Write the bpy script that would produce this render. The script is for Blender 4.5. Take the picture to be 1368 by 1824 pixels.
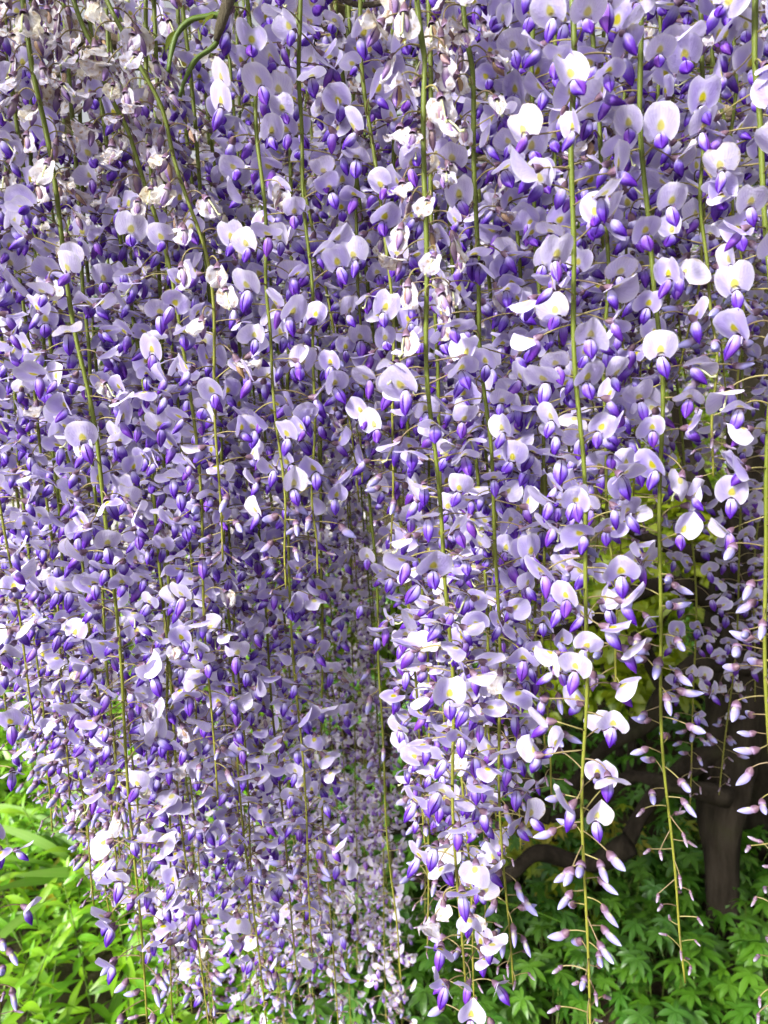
import bpy, math, random
import numpy as np
from mathutils import Vector, Matrix, Euler

R = math.radians
for o in list(bpy.data.objects):
    bpy.data.objects.remove(o)
SC = bpy.context.scene
COL = SC.collection

# ------------------------------------------------------------------ camera
CAM = Vector((0.0, 0.0, 1.5))
F_PX = 1317.0                      # focal length in photograph pixels (26 mm equivalent)
CROT = Matrix.Rotation(R(90 - 8.0), 3, 'X') @ Matrix.Rotation(R(-3.2), 3, 'Z')
cam = bpy.data.cameras.new('camera')
cam.sensor_fit = 'VERTICAL'
cam.sensor_height = 36.0
cam.lens = 26.0
cam.clip_start = 0.02
cam.clip_end = 2000.0
cam.dof.use_dof = True
cam.dof.focus_distance = 0.60
cam.dof.aperture_fstop = 10.5      # 26 mm / 10.5: the small blur of a phone lens
camo = bpy.data.objects.new('camera', cam)
camo.matrix_world = Matrix.Translation(CAM) @ CROT.to_4x4()
COL.objects.link(camo)
SC.camera = camo

# ------------------------------------------------------------------ world, sun, exposure
SUN_EL, SUN_AZ = 34.0, 222.0       # high, from the open side of the garden (azimuth clockwise from +Y)
world = bpy.data.worlds.new('World')
SC.world = world
world.use_nodes = True
wn = world.node_tree.nodes
wl = world.node_tree.links
bg = wn['Background']
sky = wn.new('ShaderNodeTexSky')
sky.sky_type = 'NISHITA'
sky.sun_disc = False
sky.sun_elevation = R(SUN_EL)
sky.sun_rotation = R(SUN_AZ)
sky.air_density = 1.0
sky.dust_density = 4.0
sky.ozone_density = 1.0
hs = wn.new('ShaderNodeHueSaturation')   # a white, evenly clouded sky
hs.inputs['Saturation'].default_value = 0.12
wl.new(sky.outputs[0], hs.inputs['Color'])
wl.new(hs.outputs[0], bg.inputs['Color'])
bg.inputs['Strength'].default_value = 0.115
sun = bpy.data.lights.new('sun', 'SUN')
sun.energy = 4.2
sun.angle = R(9)
sun.color = (1.0, 0.97, 0.94)
suno = bpy.data.objects.new('sun', sun)
_a, _e = R(SUN_AZ), R(SUN_EL)
sdir = Vector((math.sin(_a) * math.cos(_e), math.cos(_a) * math.cos(_e), math.sin(_e)))
suno.rotation_euler = sdir.to_track_quat('Z', 'Y').to_euler()
suno.location = (0, 0, 8)
COL.objects.link(suno)
SC.view_settings.view_transform = 'Standard'
SC.view_settings.look = 'None'
SC.view_settings.gamma = 1.0
SC.view_settings.use_curve_mapping = False
SC.view_settings.exposure = 0.84
SC.render.engine = 'CYCLES'
SC.cycles.use_denoising = True
SC.cycles.max_bounces = 4
SC.cycles.diffuse_bounces = 4
SC.cycles.transmission_bounces = 4
SC.cycles.adaptive_threshold = 0.05
SC.cycles.adaptive_min_samples = 16
SC.cycles.light_sampling_threshold = 0.03
SC.cycles.glossy_bounces = 2
SC.cycles.caustics_reflective = False
SC.cycles.caustics_refractive = False


def at(px, py, Y):
    """World point on the plane y = Y that the photograph shows at (px, py)."""
    d = CROT @ Vector(((px - 684.0) / F_PX, -(py - 912.0) / F_PX, -1.0))
    return CAM + d * ((Y - CAM.y) / d.y)


def ground_at(px, py, z=0.0):
    d = CROT @ Vector(((px - 684.0) / F_PX, -(py - 912.0) / F_PX, -1.0))
    return CAM + d * ((z - CAM.z) / d.z)


def to_px(p):
    q = CROT.transposed() @ (Vector(p) - CAM)
    return (684.0 + F_PX * q.x / -q.z, 912.0 - F_PX * q.y / -q.z, -q.z)


# ------------------------------------------------------------------ mesh helpers
class MB:
    """Collects vertices, faces, UVs and material slots; build() makes one mesh."""
    def __init__(self):
        self.v, self.f, self.m, self.uv = [], [], [], []

    def add(self, verts, faces, mat=0, uvs=None):
        o = len(self.v)
        self.v.extend([tuple(p) for p in verts])
        self.uv.extend(uvs if uvs is not None else [(0.5, 0.5)] * len(verts))
        self.f.extend([tuple(i + o for i in q) for q in faces])
        self.m.extend([mat] * len(faces))

    def grid(self, fn, nu, nv, mat=0, uvfn=None):
        vs, uv = [], []
        for j in range(nv + 1):
            for i in range(nu + 1):
                a, b = i / nu, j / nv
                vs.append(fn(a, b))
                uv.append((a, b) if uvfn is None else uvfn(a, b))
        fs = []
        for j in range(nv):
            for i in range(nu):
                k = j * (nu + 1) + i
                fs.append((k, k + 1, k + nu + 2, k + nu + 1))
        self.add(vs, fs, mat, uv)

    def tube(self, pts, radii, n=6, mat=0, cap=True, knob=None):
        pts = [Vector(p) for p in pts]
        N = len(pts)
        if not hasattr(radii, '__len__'):
            radii = [radii] * N
        vs, uv, fs = [], [], []
        ref = Vector((0.31, 0.87, 0.38))
        for i, p in enumerate(pts):
            t = (pts[min(i + 1, N - 1)] - pts[max(i - 1, 0)])
            t = t.normalized() if t.length > 1e-9 else Vector((0, 0, 1))
            a = t.cross(ref)
            if a.length < 0.05:
                a = t.cross(Vector((1, 0, 0)))
            a.normalize()
            b = t.cross(a)
            for k in range(n):
                w = 2 * math.pi * k / n
                rr = radii[i] * (1.0 if knob is None else knob(i / max(N - 1, 1), w))
                vs.append(p + (a * math.cos(w) + b * math.sin(w)) * rr)
                uv.append((k / n, i / max(N - 1, 1)))
        for i in range(N - 1):
            for k in range(n):
                k2 = (k + 1) % n
                fs.append((i * n + k, i * n + k2, (i + 1) * n + k2, (i + 1) * n + k))
        if cap:
            fs.append(tuple(range(n - 1, -1, -1)))
            fs.append(tuple((N - 1) * n + k for k in range(n)))
        self.add(vs, fs, mat, uv)

    def join(self, other, mat_off=0, M=None):
        o = len(self.v)
        if M is None:
            self.v.extend(other.v)
        else:
            A = np.array(M)
            V = np.array(other.v) @ A[:3, :3].T + A[:3, 3]
            self.v.extend(map(tuple, V.tolist()))
        self.uv.extend(other.uv)
        self.f.extend([tuple(i + o for i in q) for q in other.f])
        self.m.extend([k + mat_off for k in other.m])

    def build(self, name, mats, smooth=True):
        me = bpy.data.meshes.new(name)
        me.from_pydata(self.v, [], self.f)
        for k in mats:
            me.materials.append(k)
        me.polygons.foreach_set('material_index', np.array(self.m, dtype=np.int32))
        me.polygons.foreach_set('use_smooth', np.full(len(self.f), smooth, dtype=bool))
        uvl = me.uv_layers.new(name='UVMap')
        li = np.empty(len(me.loops), dtype=np.int32)
        me.loops.foreach_get('vertex_index', li)
        uvl.data.foreach_set('uv', np.array(self.uv, dtype=np.float32)[li].ravel())
        me.update()
        return me


def obj(name, mesh, parent=None, matrix=None):
    o = bpy.data.objects.new(name, mesh)
    COL.objects.link(o)
    if parent is not None:
        o.parent = parent
    if matrix is not None:
        o.matrix_basis = matrix
    return o


def tag(o, label=None, cat=None, group=None, kind=None):
    if label:
        o['label'] = label
    if cat:
        o['category'] = cat
    if group:
        o['group'] = group
    if kind:
        o['kind'] = kind
    return o


def smooth_path(pts, n):
    """Catmull-Rom through pts, n samples."""
    P = [Vector(p) for p in pts]
    P = [P[0] * 2 - P[1]] + P + [P[-1] * 2 - P[-2]]
    out = []
    segs = len(P) - 3
    for i in range(n):
        s = i / (n - 1) * segs
        k = min(int(s), segs - 1)
        t = s - k
        a, b, c, d = P[k:k + 4]
        out.append(0.5 * ((2 * b) + (c - a) * t + (2 * a - 5 * b + 4 * c - d) * t * t + (3 * b - a - 3 * c + d) * t ** 3))
    return out


# ------------------------------------------------------------------ materials
class NT:
    def __init__(self, name):
        self.mat = bpy.data.materials.new(name)
        self.mat.use_nodes = True
        self.t = self.mat.node_tree
        self.t.nodes.clear()
        self.out = self.t.nodes.new('ShaderNodeOutputMaterial')

    def n(self, typ, **kw):
        nd = self.t.nodes.new(typ)
        for k, v in kw.items():
            setattr(nd, k, v)
        return nd

    def set(self, sock, val):
        if isinstance(val, bpy.types.NodeSocket):
            self.t.links.new(val, sock)
        elif isinstance(val, (tuple, list)) and len(val) == 3 and sock.type == 'RGBA':
            sock.default_value = (*val, 1)
        else:
            sock.default_value = val

    def math(self, op, a, b=0.0, clamp=False):
        nd = self.n('ShaderNodeMath', operation=op, use_clamp=clamp)
        self.set(nd.inputs[0], a)
        self.set(nd.inputs[1], b)
        return nd.outputs[0]

    def mix(self, fac, a, b):
        nd = self.n('ShaderNodeMix', data_type='RGBA')
        self.set(nd.inputs[0], fac)
        self.set(nd.inputs[6], a)
        self.set(nd.inputs[7], b)
        return nd.outputs[2]

    def ramp(self, fac, stops):
        nd = self.n('ShaderNodeValToRGB')
        el = nd.color_ramp.elements
        while len(el) < len(stops):
            el.new(0.5)
        for e, (p, c) in zip(el, stops):
            e.position = p
            e.color = (*c, 1)
        self.set(nd.inputs[0], fac)
        return nd.outputs[0]

    def noise(self, scale, detail=3.0, vec=None, rough=0.55):
        nd = self.n('ShaderNodeTexNoise')
        nd.inputs['Scale'].default_value = scale
        nd.inputs['Detail'].default_value = detail
        nd.inputs['Roughness'].default_value = rough
        if vec is not None:
            self.t.links.new(vec, nd.inputs['Vector'])
        return nd.outputs[0]

    def uv(self):
        c = self.n('ShaderNodeTexCoord')
        s = self.n('ShaderNodeSeparateXYZ')
        self.t.links.new(c.outputs['UV'], s.inputs[0])
        return s.outputs[0], s.outputs[1], c.outputs['UV']

    def coord(self, which='Object'):
        return self.n('ShaderNodeTexCoord').outputs[which]

    def rand(self):
        return self.n('ShaderNodeObjectInfo').outputs['Random']

    def bump(self, h, strength, dist=0.001):
        nd = self.n('ShaderNodeBump')
        nd.inputs['Strength'].default_value = strength
        nd.inputs['Distance'].default_value = dist
        self.t.links.new(h, nd.inputs['Height'])
        return nd.outputs[0]

    def petal(self, col, trans=0.4, rough=0.5, spec=0.03, normal=None, tcol=None):
        """Thin tissue: reflects, lets light through, with a faint sheen."""
        d = self.n('ShaderNodeBsdfDiffuse')
        t = self.n('ShaderNodeBsdfTranslucent')
        g = self.n('ShaderNodeBsdfGlossy')
        g.inputs['Roughness'].default_value = rough
        g.inputs['Color'].default_value = (1, 1, 1, 1)
        self.set(d.inputs['Color'], col)
        self.set(t.inputs['Color'], tcol if tcol is not None else col)
        m = self.n('ShaderNodeMixShader')
        m.inputs[0].default_value = trans
        self.t.links.new(d.outputs[0], m.inputs[1])
        self.t.links.new(t.outputs[0], m.inputs[2])
        m2 = self.n('ShaderNodeMixShader')
        m2.inputs[0].default_value = spec
        self.t.links.new(m.outputs[0], m2.inputs[1])
        self.t.links.new(g.outputs[0], m2.inputs[2])
        if normal is not None:
            for q in (d, t, g):
                self.t.links.new(normal, q.inputs['Normal'])
        self.t.links.new(m2.outputs[0], self.out.inputs[0])
        return self.mat

    def solid(self, col, rough=0.7, normal=None, spec=0.3):
        p = self.n('ShaderNodeBsdfPrincipled')
        self.set(p.inputs['Base Color'], col)
        p.inputs['Roughness'].default_value = rough
        p.inputs['Specular IOR Level'].default_value = spec
        if normal is not None:
            self.t.links.new(normal, p.inputs['Normal'])
        self.t.links.new(p.outputs[0], self.out.inputs[0])
        return self.mat


def gauss(nt, x, c, w):
    """exp(-((x-c)/w)^2) as nodes."""
    d = nt.math('DIVIDE', nt.math('SUBTRACT', x, c), w)
    return nt.math('POWER', 2.718, nt.math('MULTIPLY', nt.math('MULTIPLY', d, d), -1.0))


def mat_banner(name='banner_petal', ca=(0.41, 0.31, 0.79), cb=(0.73, 0.67, 0.93)):
    nt = NT(name)
    u, v, uv = nt.uv()
    r = nt.rand()
    base = nt.mix(r, ca, cb)
    # fine veins fanning from the claw
    ang = nt.math('DIVIDE', nt.math('SUBTRACT', u, 0.5), nt.math('ADD', v, 0.35))
    vein = nt.math('SINE', nt.math('MULTIPLY', ang, 70.0))
    vein = nt.math('POWER', nt.math('MULTIPLY', nt.math('ADD', vein, 1.0), 0.5), 3.0)
    wash = nt.noise(5.0, 3, uv)
    base = nt.mix(nt.math('MULTIPLY', nt.math('MULTIPLY', vein, wash), 0.55), base, (0.42, 0.32, 0.76))
    # paler rim
    rim = nt.math('MAXIMUM', nt.math('ABSOLUTE', nt.math('MULTIPLY', nt.math('SUBTRACT', u, 0.5), 2.0)), v)
    rim = nt.math('POWER', rim, 5.0, True)
    base = nt.mix(nt.math('MULTIPLY', rim, 0.75), base, (0.93, 0.92, 0.98))
    # white flare up the middle and the yellow eye above the claw
    fl = nt.math('MULTIPLY', gauss(nt, u, 0.5, 0.14), gauss(nt, v, 0.25, 0.34))
    base = nt.mix(nt.math('MULTIPLY', fl, 0.92), base, (0.95, 0.95, 0.95))
    wdt = nt.math('SUBTRACT', 0.175, nt.math('MULTIPLY', v, 0.22))       # the eye narrows upwards like a flame
    wdt = nt.math('MAXIMUM', wdt, 0.03)
    d = nt.math('DIVIDE', nt.math('SUBTRACT', u, 0.5), wdt)
    e1 = nt.math('POWER', 2.718, nt.math('MULTIPLY', nt.math('MULTIPLY', d, d), -1.0))
    eye = nt.math('MULTIPLY', e1, gauss(nt, v, 0.25, 0.20))
    eye = nt.math('MULTIPLY', nt.math('SUBTRACT', eye, 0.22), 2.6, True)
    eye = nt.math('MULTIPLY', eye, nt.math('ADD', 0.75, nt.math('MULTIPLY', nt.math('SUBTRACT', 1.0, r), 0.25)))
    base = nt.mix(eye, base, (0.66, 0.60, 0.004))
    bru = nt.math('MULTIPLY', nt.math('GREATER_THAN', r, 0.86), nt.math('MULTIPLY', nt.math('SUBTRACT', nt.math('MULTIPLY', rim, nt.noise(9.0, 3, uv)), 0.30), 5.0, True))
    base = nt.mix(nt.math('MULTIPLY', bru, 0.6), base, (0.50, 0.36, 0.20))
    return nt.petal(base, 0.36, normal=nt.bump(nt.math('ADD', nt.math('MULTIPLY', vein, 0.10), nt.noise(7.0, 3, uv)), 0.45, 0.0009), tcol=nt.mix(nt.math('MULTIPLY', nt.math('SUBTRACT', 1.0, eye), 0.30), base, (0.84, 0.80, 0.97)))


def mat_wing(name='wing_petal', stops=((0.0, (0.70, 0.66, 0.90)), (0.26, (0.48, 0.41, 0.85)), (0.48, (0.20, 0.09, 0.64)), (0.74, (0.095, 0.010, 0.42)))):
    nt = NT(name)
    u, v, uv = nt.uv()
    r = nt.rand()
    stri = nt.math('MULTIPLY', nt.math('SINE', nt.math('MULTIPLY', u, 34.0)), 0.022)
    vv = nt.math('ADD', nt.math('ADD', v, stri), nt.math('MULTIPLY', nt.math('SUBTRACT', r, 0.5), 0.22))
    c = nt.ramp(vv, stops)
    c = nt.mix(nt.math('MULTIPLY', nt.math('POWER', r, 4.0), 0.5), c, (0.32, 0.08, 0.50))
    return nt.petal(c, 0.30, spec=0.03)


def mat_keel():
    nt = NT('keel')
    return nt.petal((0.13, 0.025, 0.40), 0.2)


def mat_calyx():
    nt = NT('calyx')
    u, v, uv = nt.uv()
    c = nt.ramp(v, [(0.0, (0.17, 0.10, 0.11)), (0.6, (0.16, 0.085, 0.14)), (1.0, (0.36, 0.25, 0.42))])
    return nt.petal(c, 0.12)


def mat_pedicel():
    nt = NT('pedicel')
    r = nt.rand()
    return nt.petal(nt.mix(r, (0.34, 0.30, 0.10), (0.22, 0.16, 0.09)), 0.12)


def mat_bud():
    nt = NT('bud')
    u, v, uv = nt.uv()
    r = nt.rand()
    vv = nt.math('ADD', v, nt.math('MULTIPLY', nt.math('SUBTRACT', r, 0.5), 0.12))
    c = nt.ramp(vv, [(0.0, (0.24, 0.16, 0.22)), (0.28, (0.34, 0.26, 0.42)), (0.48, (0.36, 0.32, 0.68)), (0.85, (0.42, 0.40, 0.78)), (1.0, (0.60, 0.60, 0.86))])
    # the yellow-green eye shows on the back of the folded banner
    top = nt.math('MULTIPLY', gauss(nt, u, 0.5, 0.09), gauss(nt, v, 0.36, 0.10))
    c = nt.mix(nt.math('MULTIPLY', top, 0.75), c, (0.72, 0.74, 0.22))
    return nt.petal(c, 0.25, spec=0.03)


def mat_small_bud():
    nt = NT('young_bud')
    u, v, uv = nt.uv()
    c = nt.ramp(v, [(0.0, (0.20, 0.13, 0.14)), (0.55, (0.30, 0.22, 0.30)), (1.0, (0.52, 0.47, 0.66))])
    return nt.petal(c, 0.15)


def mat_wilted():
    nt = NT('wilted_petal')
    r = nt.rand()
    co = nt.n('ShaderNodeTexCoord').outputs['Object']
    va = nt.n('ShaderNodeVectorMath', operation='ADD')
    nt.t.links.new(co, va.inputs[0])
    cb = nt.n('ShaderNodeCombineXYZ')
    nt.t.links.new(nt.math('MULTIPLY', r, 0.7), cb.inputs[0])
    nt.t.links.new(cb.outputs[0], va.inputs[1])
    co = va.outputs[0]
    n1 = nt.noise(240.0, 4, co)
    n2 = nt.noise(110.0, 3, co)
    base = nt.mix(nt.math('MULTIPLY', nt.math('SUBTRACT', n2, 0.38), 4.0, True), (0.82, 0.81, 0.88), (0.80, 0.73, 0.54))
    base = nt.mix(nt.math('MULTIPLY', r, 0.9), base, (0.72, 0.68, 0.86))
    br = nt.math('MULTIPLY', nt.math('SUBTRACT', n1, 0.53), 7.0, True)
    base = nt.mix(nt.math('MULTIPLY', br, 0.8), base, (0.42, 0.25, 0.08))
    return nt.petal(base, 0.38, normal=nt.bump(nt.noise(500.0, 3, co), 0.8, 0.0008))


def mat_wilted_wing():
    nt = NT('wilted_wing')
    u, v, uv = nt.uv()
    r = nt.rand()
    c = nt.ramp(v, [(0.0, (0.55, 0.48, 0.50)), (0.45, (0.34, 0.22, 0.46)), (1.0, (0.16, 0.06, 0.36))])
    c = nt.mix(nt.math('POWER', r, 2.5), c, (0.42, 0.27, 0.13))
    return nt.petal(c, 0.2)


def mat_stem():
    nt = NT('stem')
    u, v, uv = nt.uv()
    co = nt.coord()
    c = nt.ramp(v, [(0.0, (0.11, 0.17, 0.018)), (0.6, (0.16, 0.21, 0.02)), (1.0, (0.28, 0.28, 0.04))])
    c = nt.mix(nt.math('MULTIPLY', nt.noise(420.0, 3, co), 0.45), c, (0.10, 0.085, 0.02))
    return nt.solid(c, 0.5, nt.bump(nt.noise(900.0, 2, co), 0.4, 0.0004), 0.35)


def mat_pistil():
    return NT('stamen').petal((0.72, 0.76, 0.42), 0.3)


def mat_leaf(name, c1, c2, c3, trans=0.45, vein=0.18, spec=0.05):
    nt = NT(name)
    u, v, uv = nt.uv()
    r = nt.rand()
    c = nt.mix(r, c1, c2)
    c = nt.mix(nt.math('POWER', nt.noise(9.0, 2, nt.coord()), 2.0), c, c3)
    mid = gauss(nt, u, 0.5, 0.05)
    c = nt.mix(nt.math('MULTIPLY', mid, vein), c, (0.45, 0.55, 0.18))
    return nt.petal(c, trans, 0.45, spec)


def mat_bark(name, a, b, sc=1.0):
    nt = NT(name)
    co = nt.coord()
    mp = nt.n('ShaderNodeMapping')
    mp.inputs['Scale'].default_value = (26 * sc, 26 * sc, 5 * sc)
    nt.t.links.new(co, mp.inputs['Vector'])
    n1 = nt.noise(1.0, 7, mp.outputs[0], 0.7)
    n2 = nt.noise(6.0 * sc, 4, co)
    c = nt.mix(nt.math('MULTIPLY', nt.math('SUBTRACT', n1, 0.35), 2.6, True), a, b)
    c = nt.mix(nt.math('MULTIPLY', nt.math('SUBTRACT', n2, 0.55), 4.0, True), c, (0.045, 0.05, 0.018))
    return nt.solid(c, 0.95, nt.bump(n1, 1.0, 0.012), 0.1)


def mat_ground(name, a, b, c3, s=14.0):
    nt = NT(name)
    co = nt.coord()
    n1 = nt.noise(s, 8, co, 0.7)
    n2 = nt.noise(s * 0.12, 3, co)
    c = nt.mix(nt.math('MULTIPLY', nt.math('SUBTRACT', n1, 0.3), 2.2, True), a, b)
    c = nt.mix(nt.math('MULTIPLY', nt.math('SUBTRACT', n2, 0.45), 4.0, True), c, c3)
    return nt.solid(c, 0.95, nt.bump(n1, 1.0, 0.02), 0.1)


M_BAN, M_WNG, M_KEEL, M_CAL, M_PED = mat_banner(), mat_wing(), mat_keel(), mat_calyx(), mat_pedicel()
M_BUD, M_SBUD, M_WILT, M_WWNG, M_STEM, M_PIS = mat_bud(), mat_small_bud(), mat_wilted(), mat_wilted_wing(), mat_stem(), mat_pistil()
M_PBAN = mat_banner('pale_haze_banner_petal', (0.66, 0.55, 0.78), (0.82, 0.75, 0.90))  # paler copy: light and haze on the back racemes mixed into the petal colour
M_PWNG = mat_wing('pale_haze_wing_petal', ((0.0, (0.76, 0.70, 0.86)), (0.3, (0.60, 0.50, 0.80)), (0.55, (0.36, 0.22, 0.66)), (0.85, (0.22, 0.08, 0.50))))  # wings lightened the same way, brightness and haze put into the colour
# slot order of every flower mesh
FM = [M_PED, M_CAL, M_KEEL, M_BAN, M_WNG, M_WILT, M_WWNG, M_BUD, M_SBUD, M_PIS]
FM_PALE_HAZE = [M_PWNG if q is M_WNG else M_PBAN if q is M_BAN else q for q in FM]
PED, CAL, KEEL, BAN, WNG, WILT, WWNG, BUD, SBUD, PIS = range(10)

M_BARK = mat_bark('old_bark', (0.018, 0.014, 0.010), (0.065, 0.052, 0.038))
M_TWIG = mat_bark('vine_bark', (0.10, 0.075, 0.05), (0.26, 0.22, 0.17), 2.0)
M_POLE = mat_bark('weathered_pole', (0.20, 0.15, 0.09), (0.34, 0.28, 0.19), 1.2)
M_SHOOT = NT('green_shoot').petal((0.10, 0.165, 0.022), 0.05)
M_LANCE = mat_leaf('lance_leaf', (0.16, 0.46, 0.006), (0.34, 0.58, 0.008), (0.12, 0.34, 0.006))
M_STRAP = mat_leaf('strap_leaf', (0.13, 0.38, 0.03), (0.22, 0.44, 0.04), (0.26, 0.44, 0.06))
M_YELLOW = mat_leaf('yellow_leaf', (0.52, 0.46, 0.02), (0.40, 0.42, 0.02), (0.44, 0.36, 0.03))
M_PALM = mat_leaf('palmate_leaf', (0.04, 0.17, 0.006), (0.12, 0.30, 0.008), (0.05, 0.15, 0.008), 0.4, 0.10)
M_SHRUB = mat_leaf('shrub_leaf', (0.28, 0.42, 0.010), (0.48, 0.50, 0.012), (0.17, 0.36, 0.010), 0.55)
M_TREE = mat_leaf('tree_leaf', (0.06, 0.13, 0.02), (0.10, 0.19, 0.025), (0.07, 0.12, 0.02), 0.35)
M_WLEAF = mat_leaf('wisteria_leaf', (0.17, 0.25, 0.025), (0.25, 0.30, 0.03), (0.20, 0.20, 0.03), 0.45)
M_SOIL = mat_ground('soil', (0.030, 0.021, 0.014), (0.085, 0.060, 0.038), (0.045, 0.050, 0.018))
M_GRAVEL = mat_ground('gravel', (0.40, 0.38, 0.35), (0.62, 0.60, 0.56), (0.50, 0.47, 0.42), 60.0)

# ------------------------------------------------------------------ ground and path
def sheet(name, x0, x1, y0, y1, z, mat, nx, ny, amp=0.0, edge=None):
    rng = random.Random(name)
    ph = [rng.uniform(0, 6) for _ in range(6)]
    mb = MB()

    def f(a, b):
        x, y = x0 + (x1 - x0) * a, y0 + (y1 - y0) * b
        if edge:
            x, y = edge(x, y, a, b)
        h = amp * (math.sin(1.7 * x + ph[0]) * math.sin(1.3 * y + ph[1]) + 0.5 * math.sin(4.1 * x + ph[2]) * math.sin(3.7 * y + ph[3]))
        return (x, y, z + h)
    mb.grid(f, nx, ny)
    return tag(obj(name, mb.build(name, [mat])), kind='structure')


sheet('ground', -400, 400, -60, 900, -0.01, M_SOIL, 20, 20)
sheet('gravel_path', -60, -0.6, 6.4, 15.0, 0.004, M_GRAVEL, 60, 6,
      edge=lambda x, y, a, b: (x, y + 0.35 * math.sin(x * 0.5) + (1.2 if x > -2 else 0) * (1 - b), ))

# ------------------------------------------------------------------ flowers
def wing_fn(base, K, S, D, ln, rad, side, gap, curv, sc=1.0):
    def f(a, s):
        t = 0.05 + a * (math.pi - 0.05)
        rr = rad * sc * max(math.sin(math.pi * (0.06 + 0.94 * s) ** 0.85), 0.02) ** 0.75
        g = gap * math.sin(math.pi * s ** 1.6) * (1 - a)
        rr *= 1 + 0.05 * math.sin(5 * a + 9 * s + side)
        return base + K * (ln * s) + D * (curv * s * s + rr * 0.80 * math.cos(t)) + S * side * (rr * math.sin(t) + g)
    return f


def banner_fn(base, B, N, S, W, L, fold, back, wave, ph, ear, skew, point, lob=0.0, sg=1):
    def f(a, v):
        u = 2 * a - 1
        au = abs(u)
        s = max(1 - abs((v - 0.48) / 0.56) ** 2.3, 0.0) ** 0.46
        s = max(s, 0.10)
        x = W * u * s
        y = L * v - ear * L * au ** 1.6 * (1 - v) ** 1.5 + point * L * (1 - au) * v ** 3 * 0.25
        rx = u * s
        h = fold * W * abs(rx) ** 1.35 - back * L * v * v - 0.25 * fold * W * rx ** 4
        h += wave * W * (math.sin(4.2 * rx + ph) * v + 0.5 * math.sin(7.0 * rx + 5 * v + ph * 2) * abs(rx))
        h += skew * rx * v * W + lob * W * max(rx * sg, 0.0) ** 1.5
        return base + B * y + S * x + N * h
    return f


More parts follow.
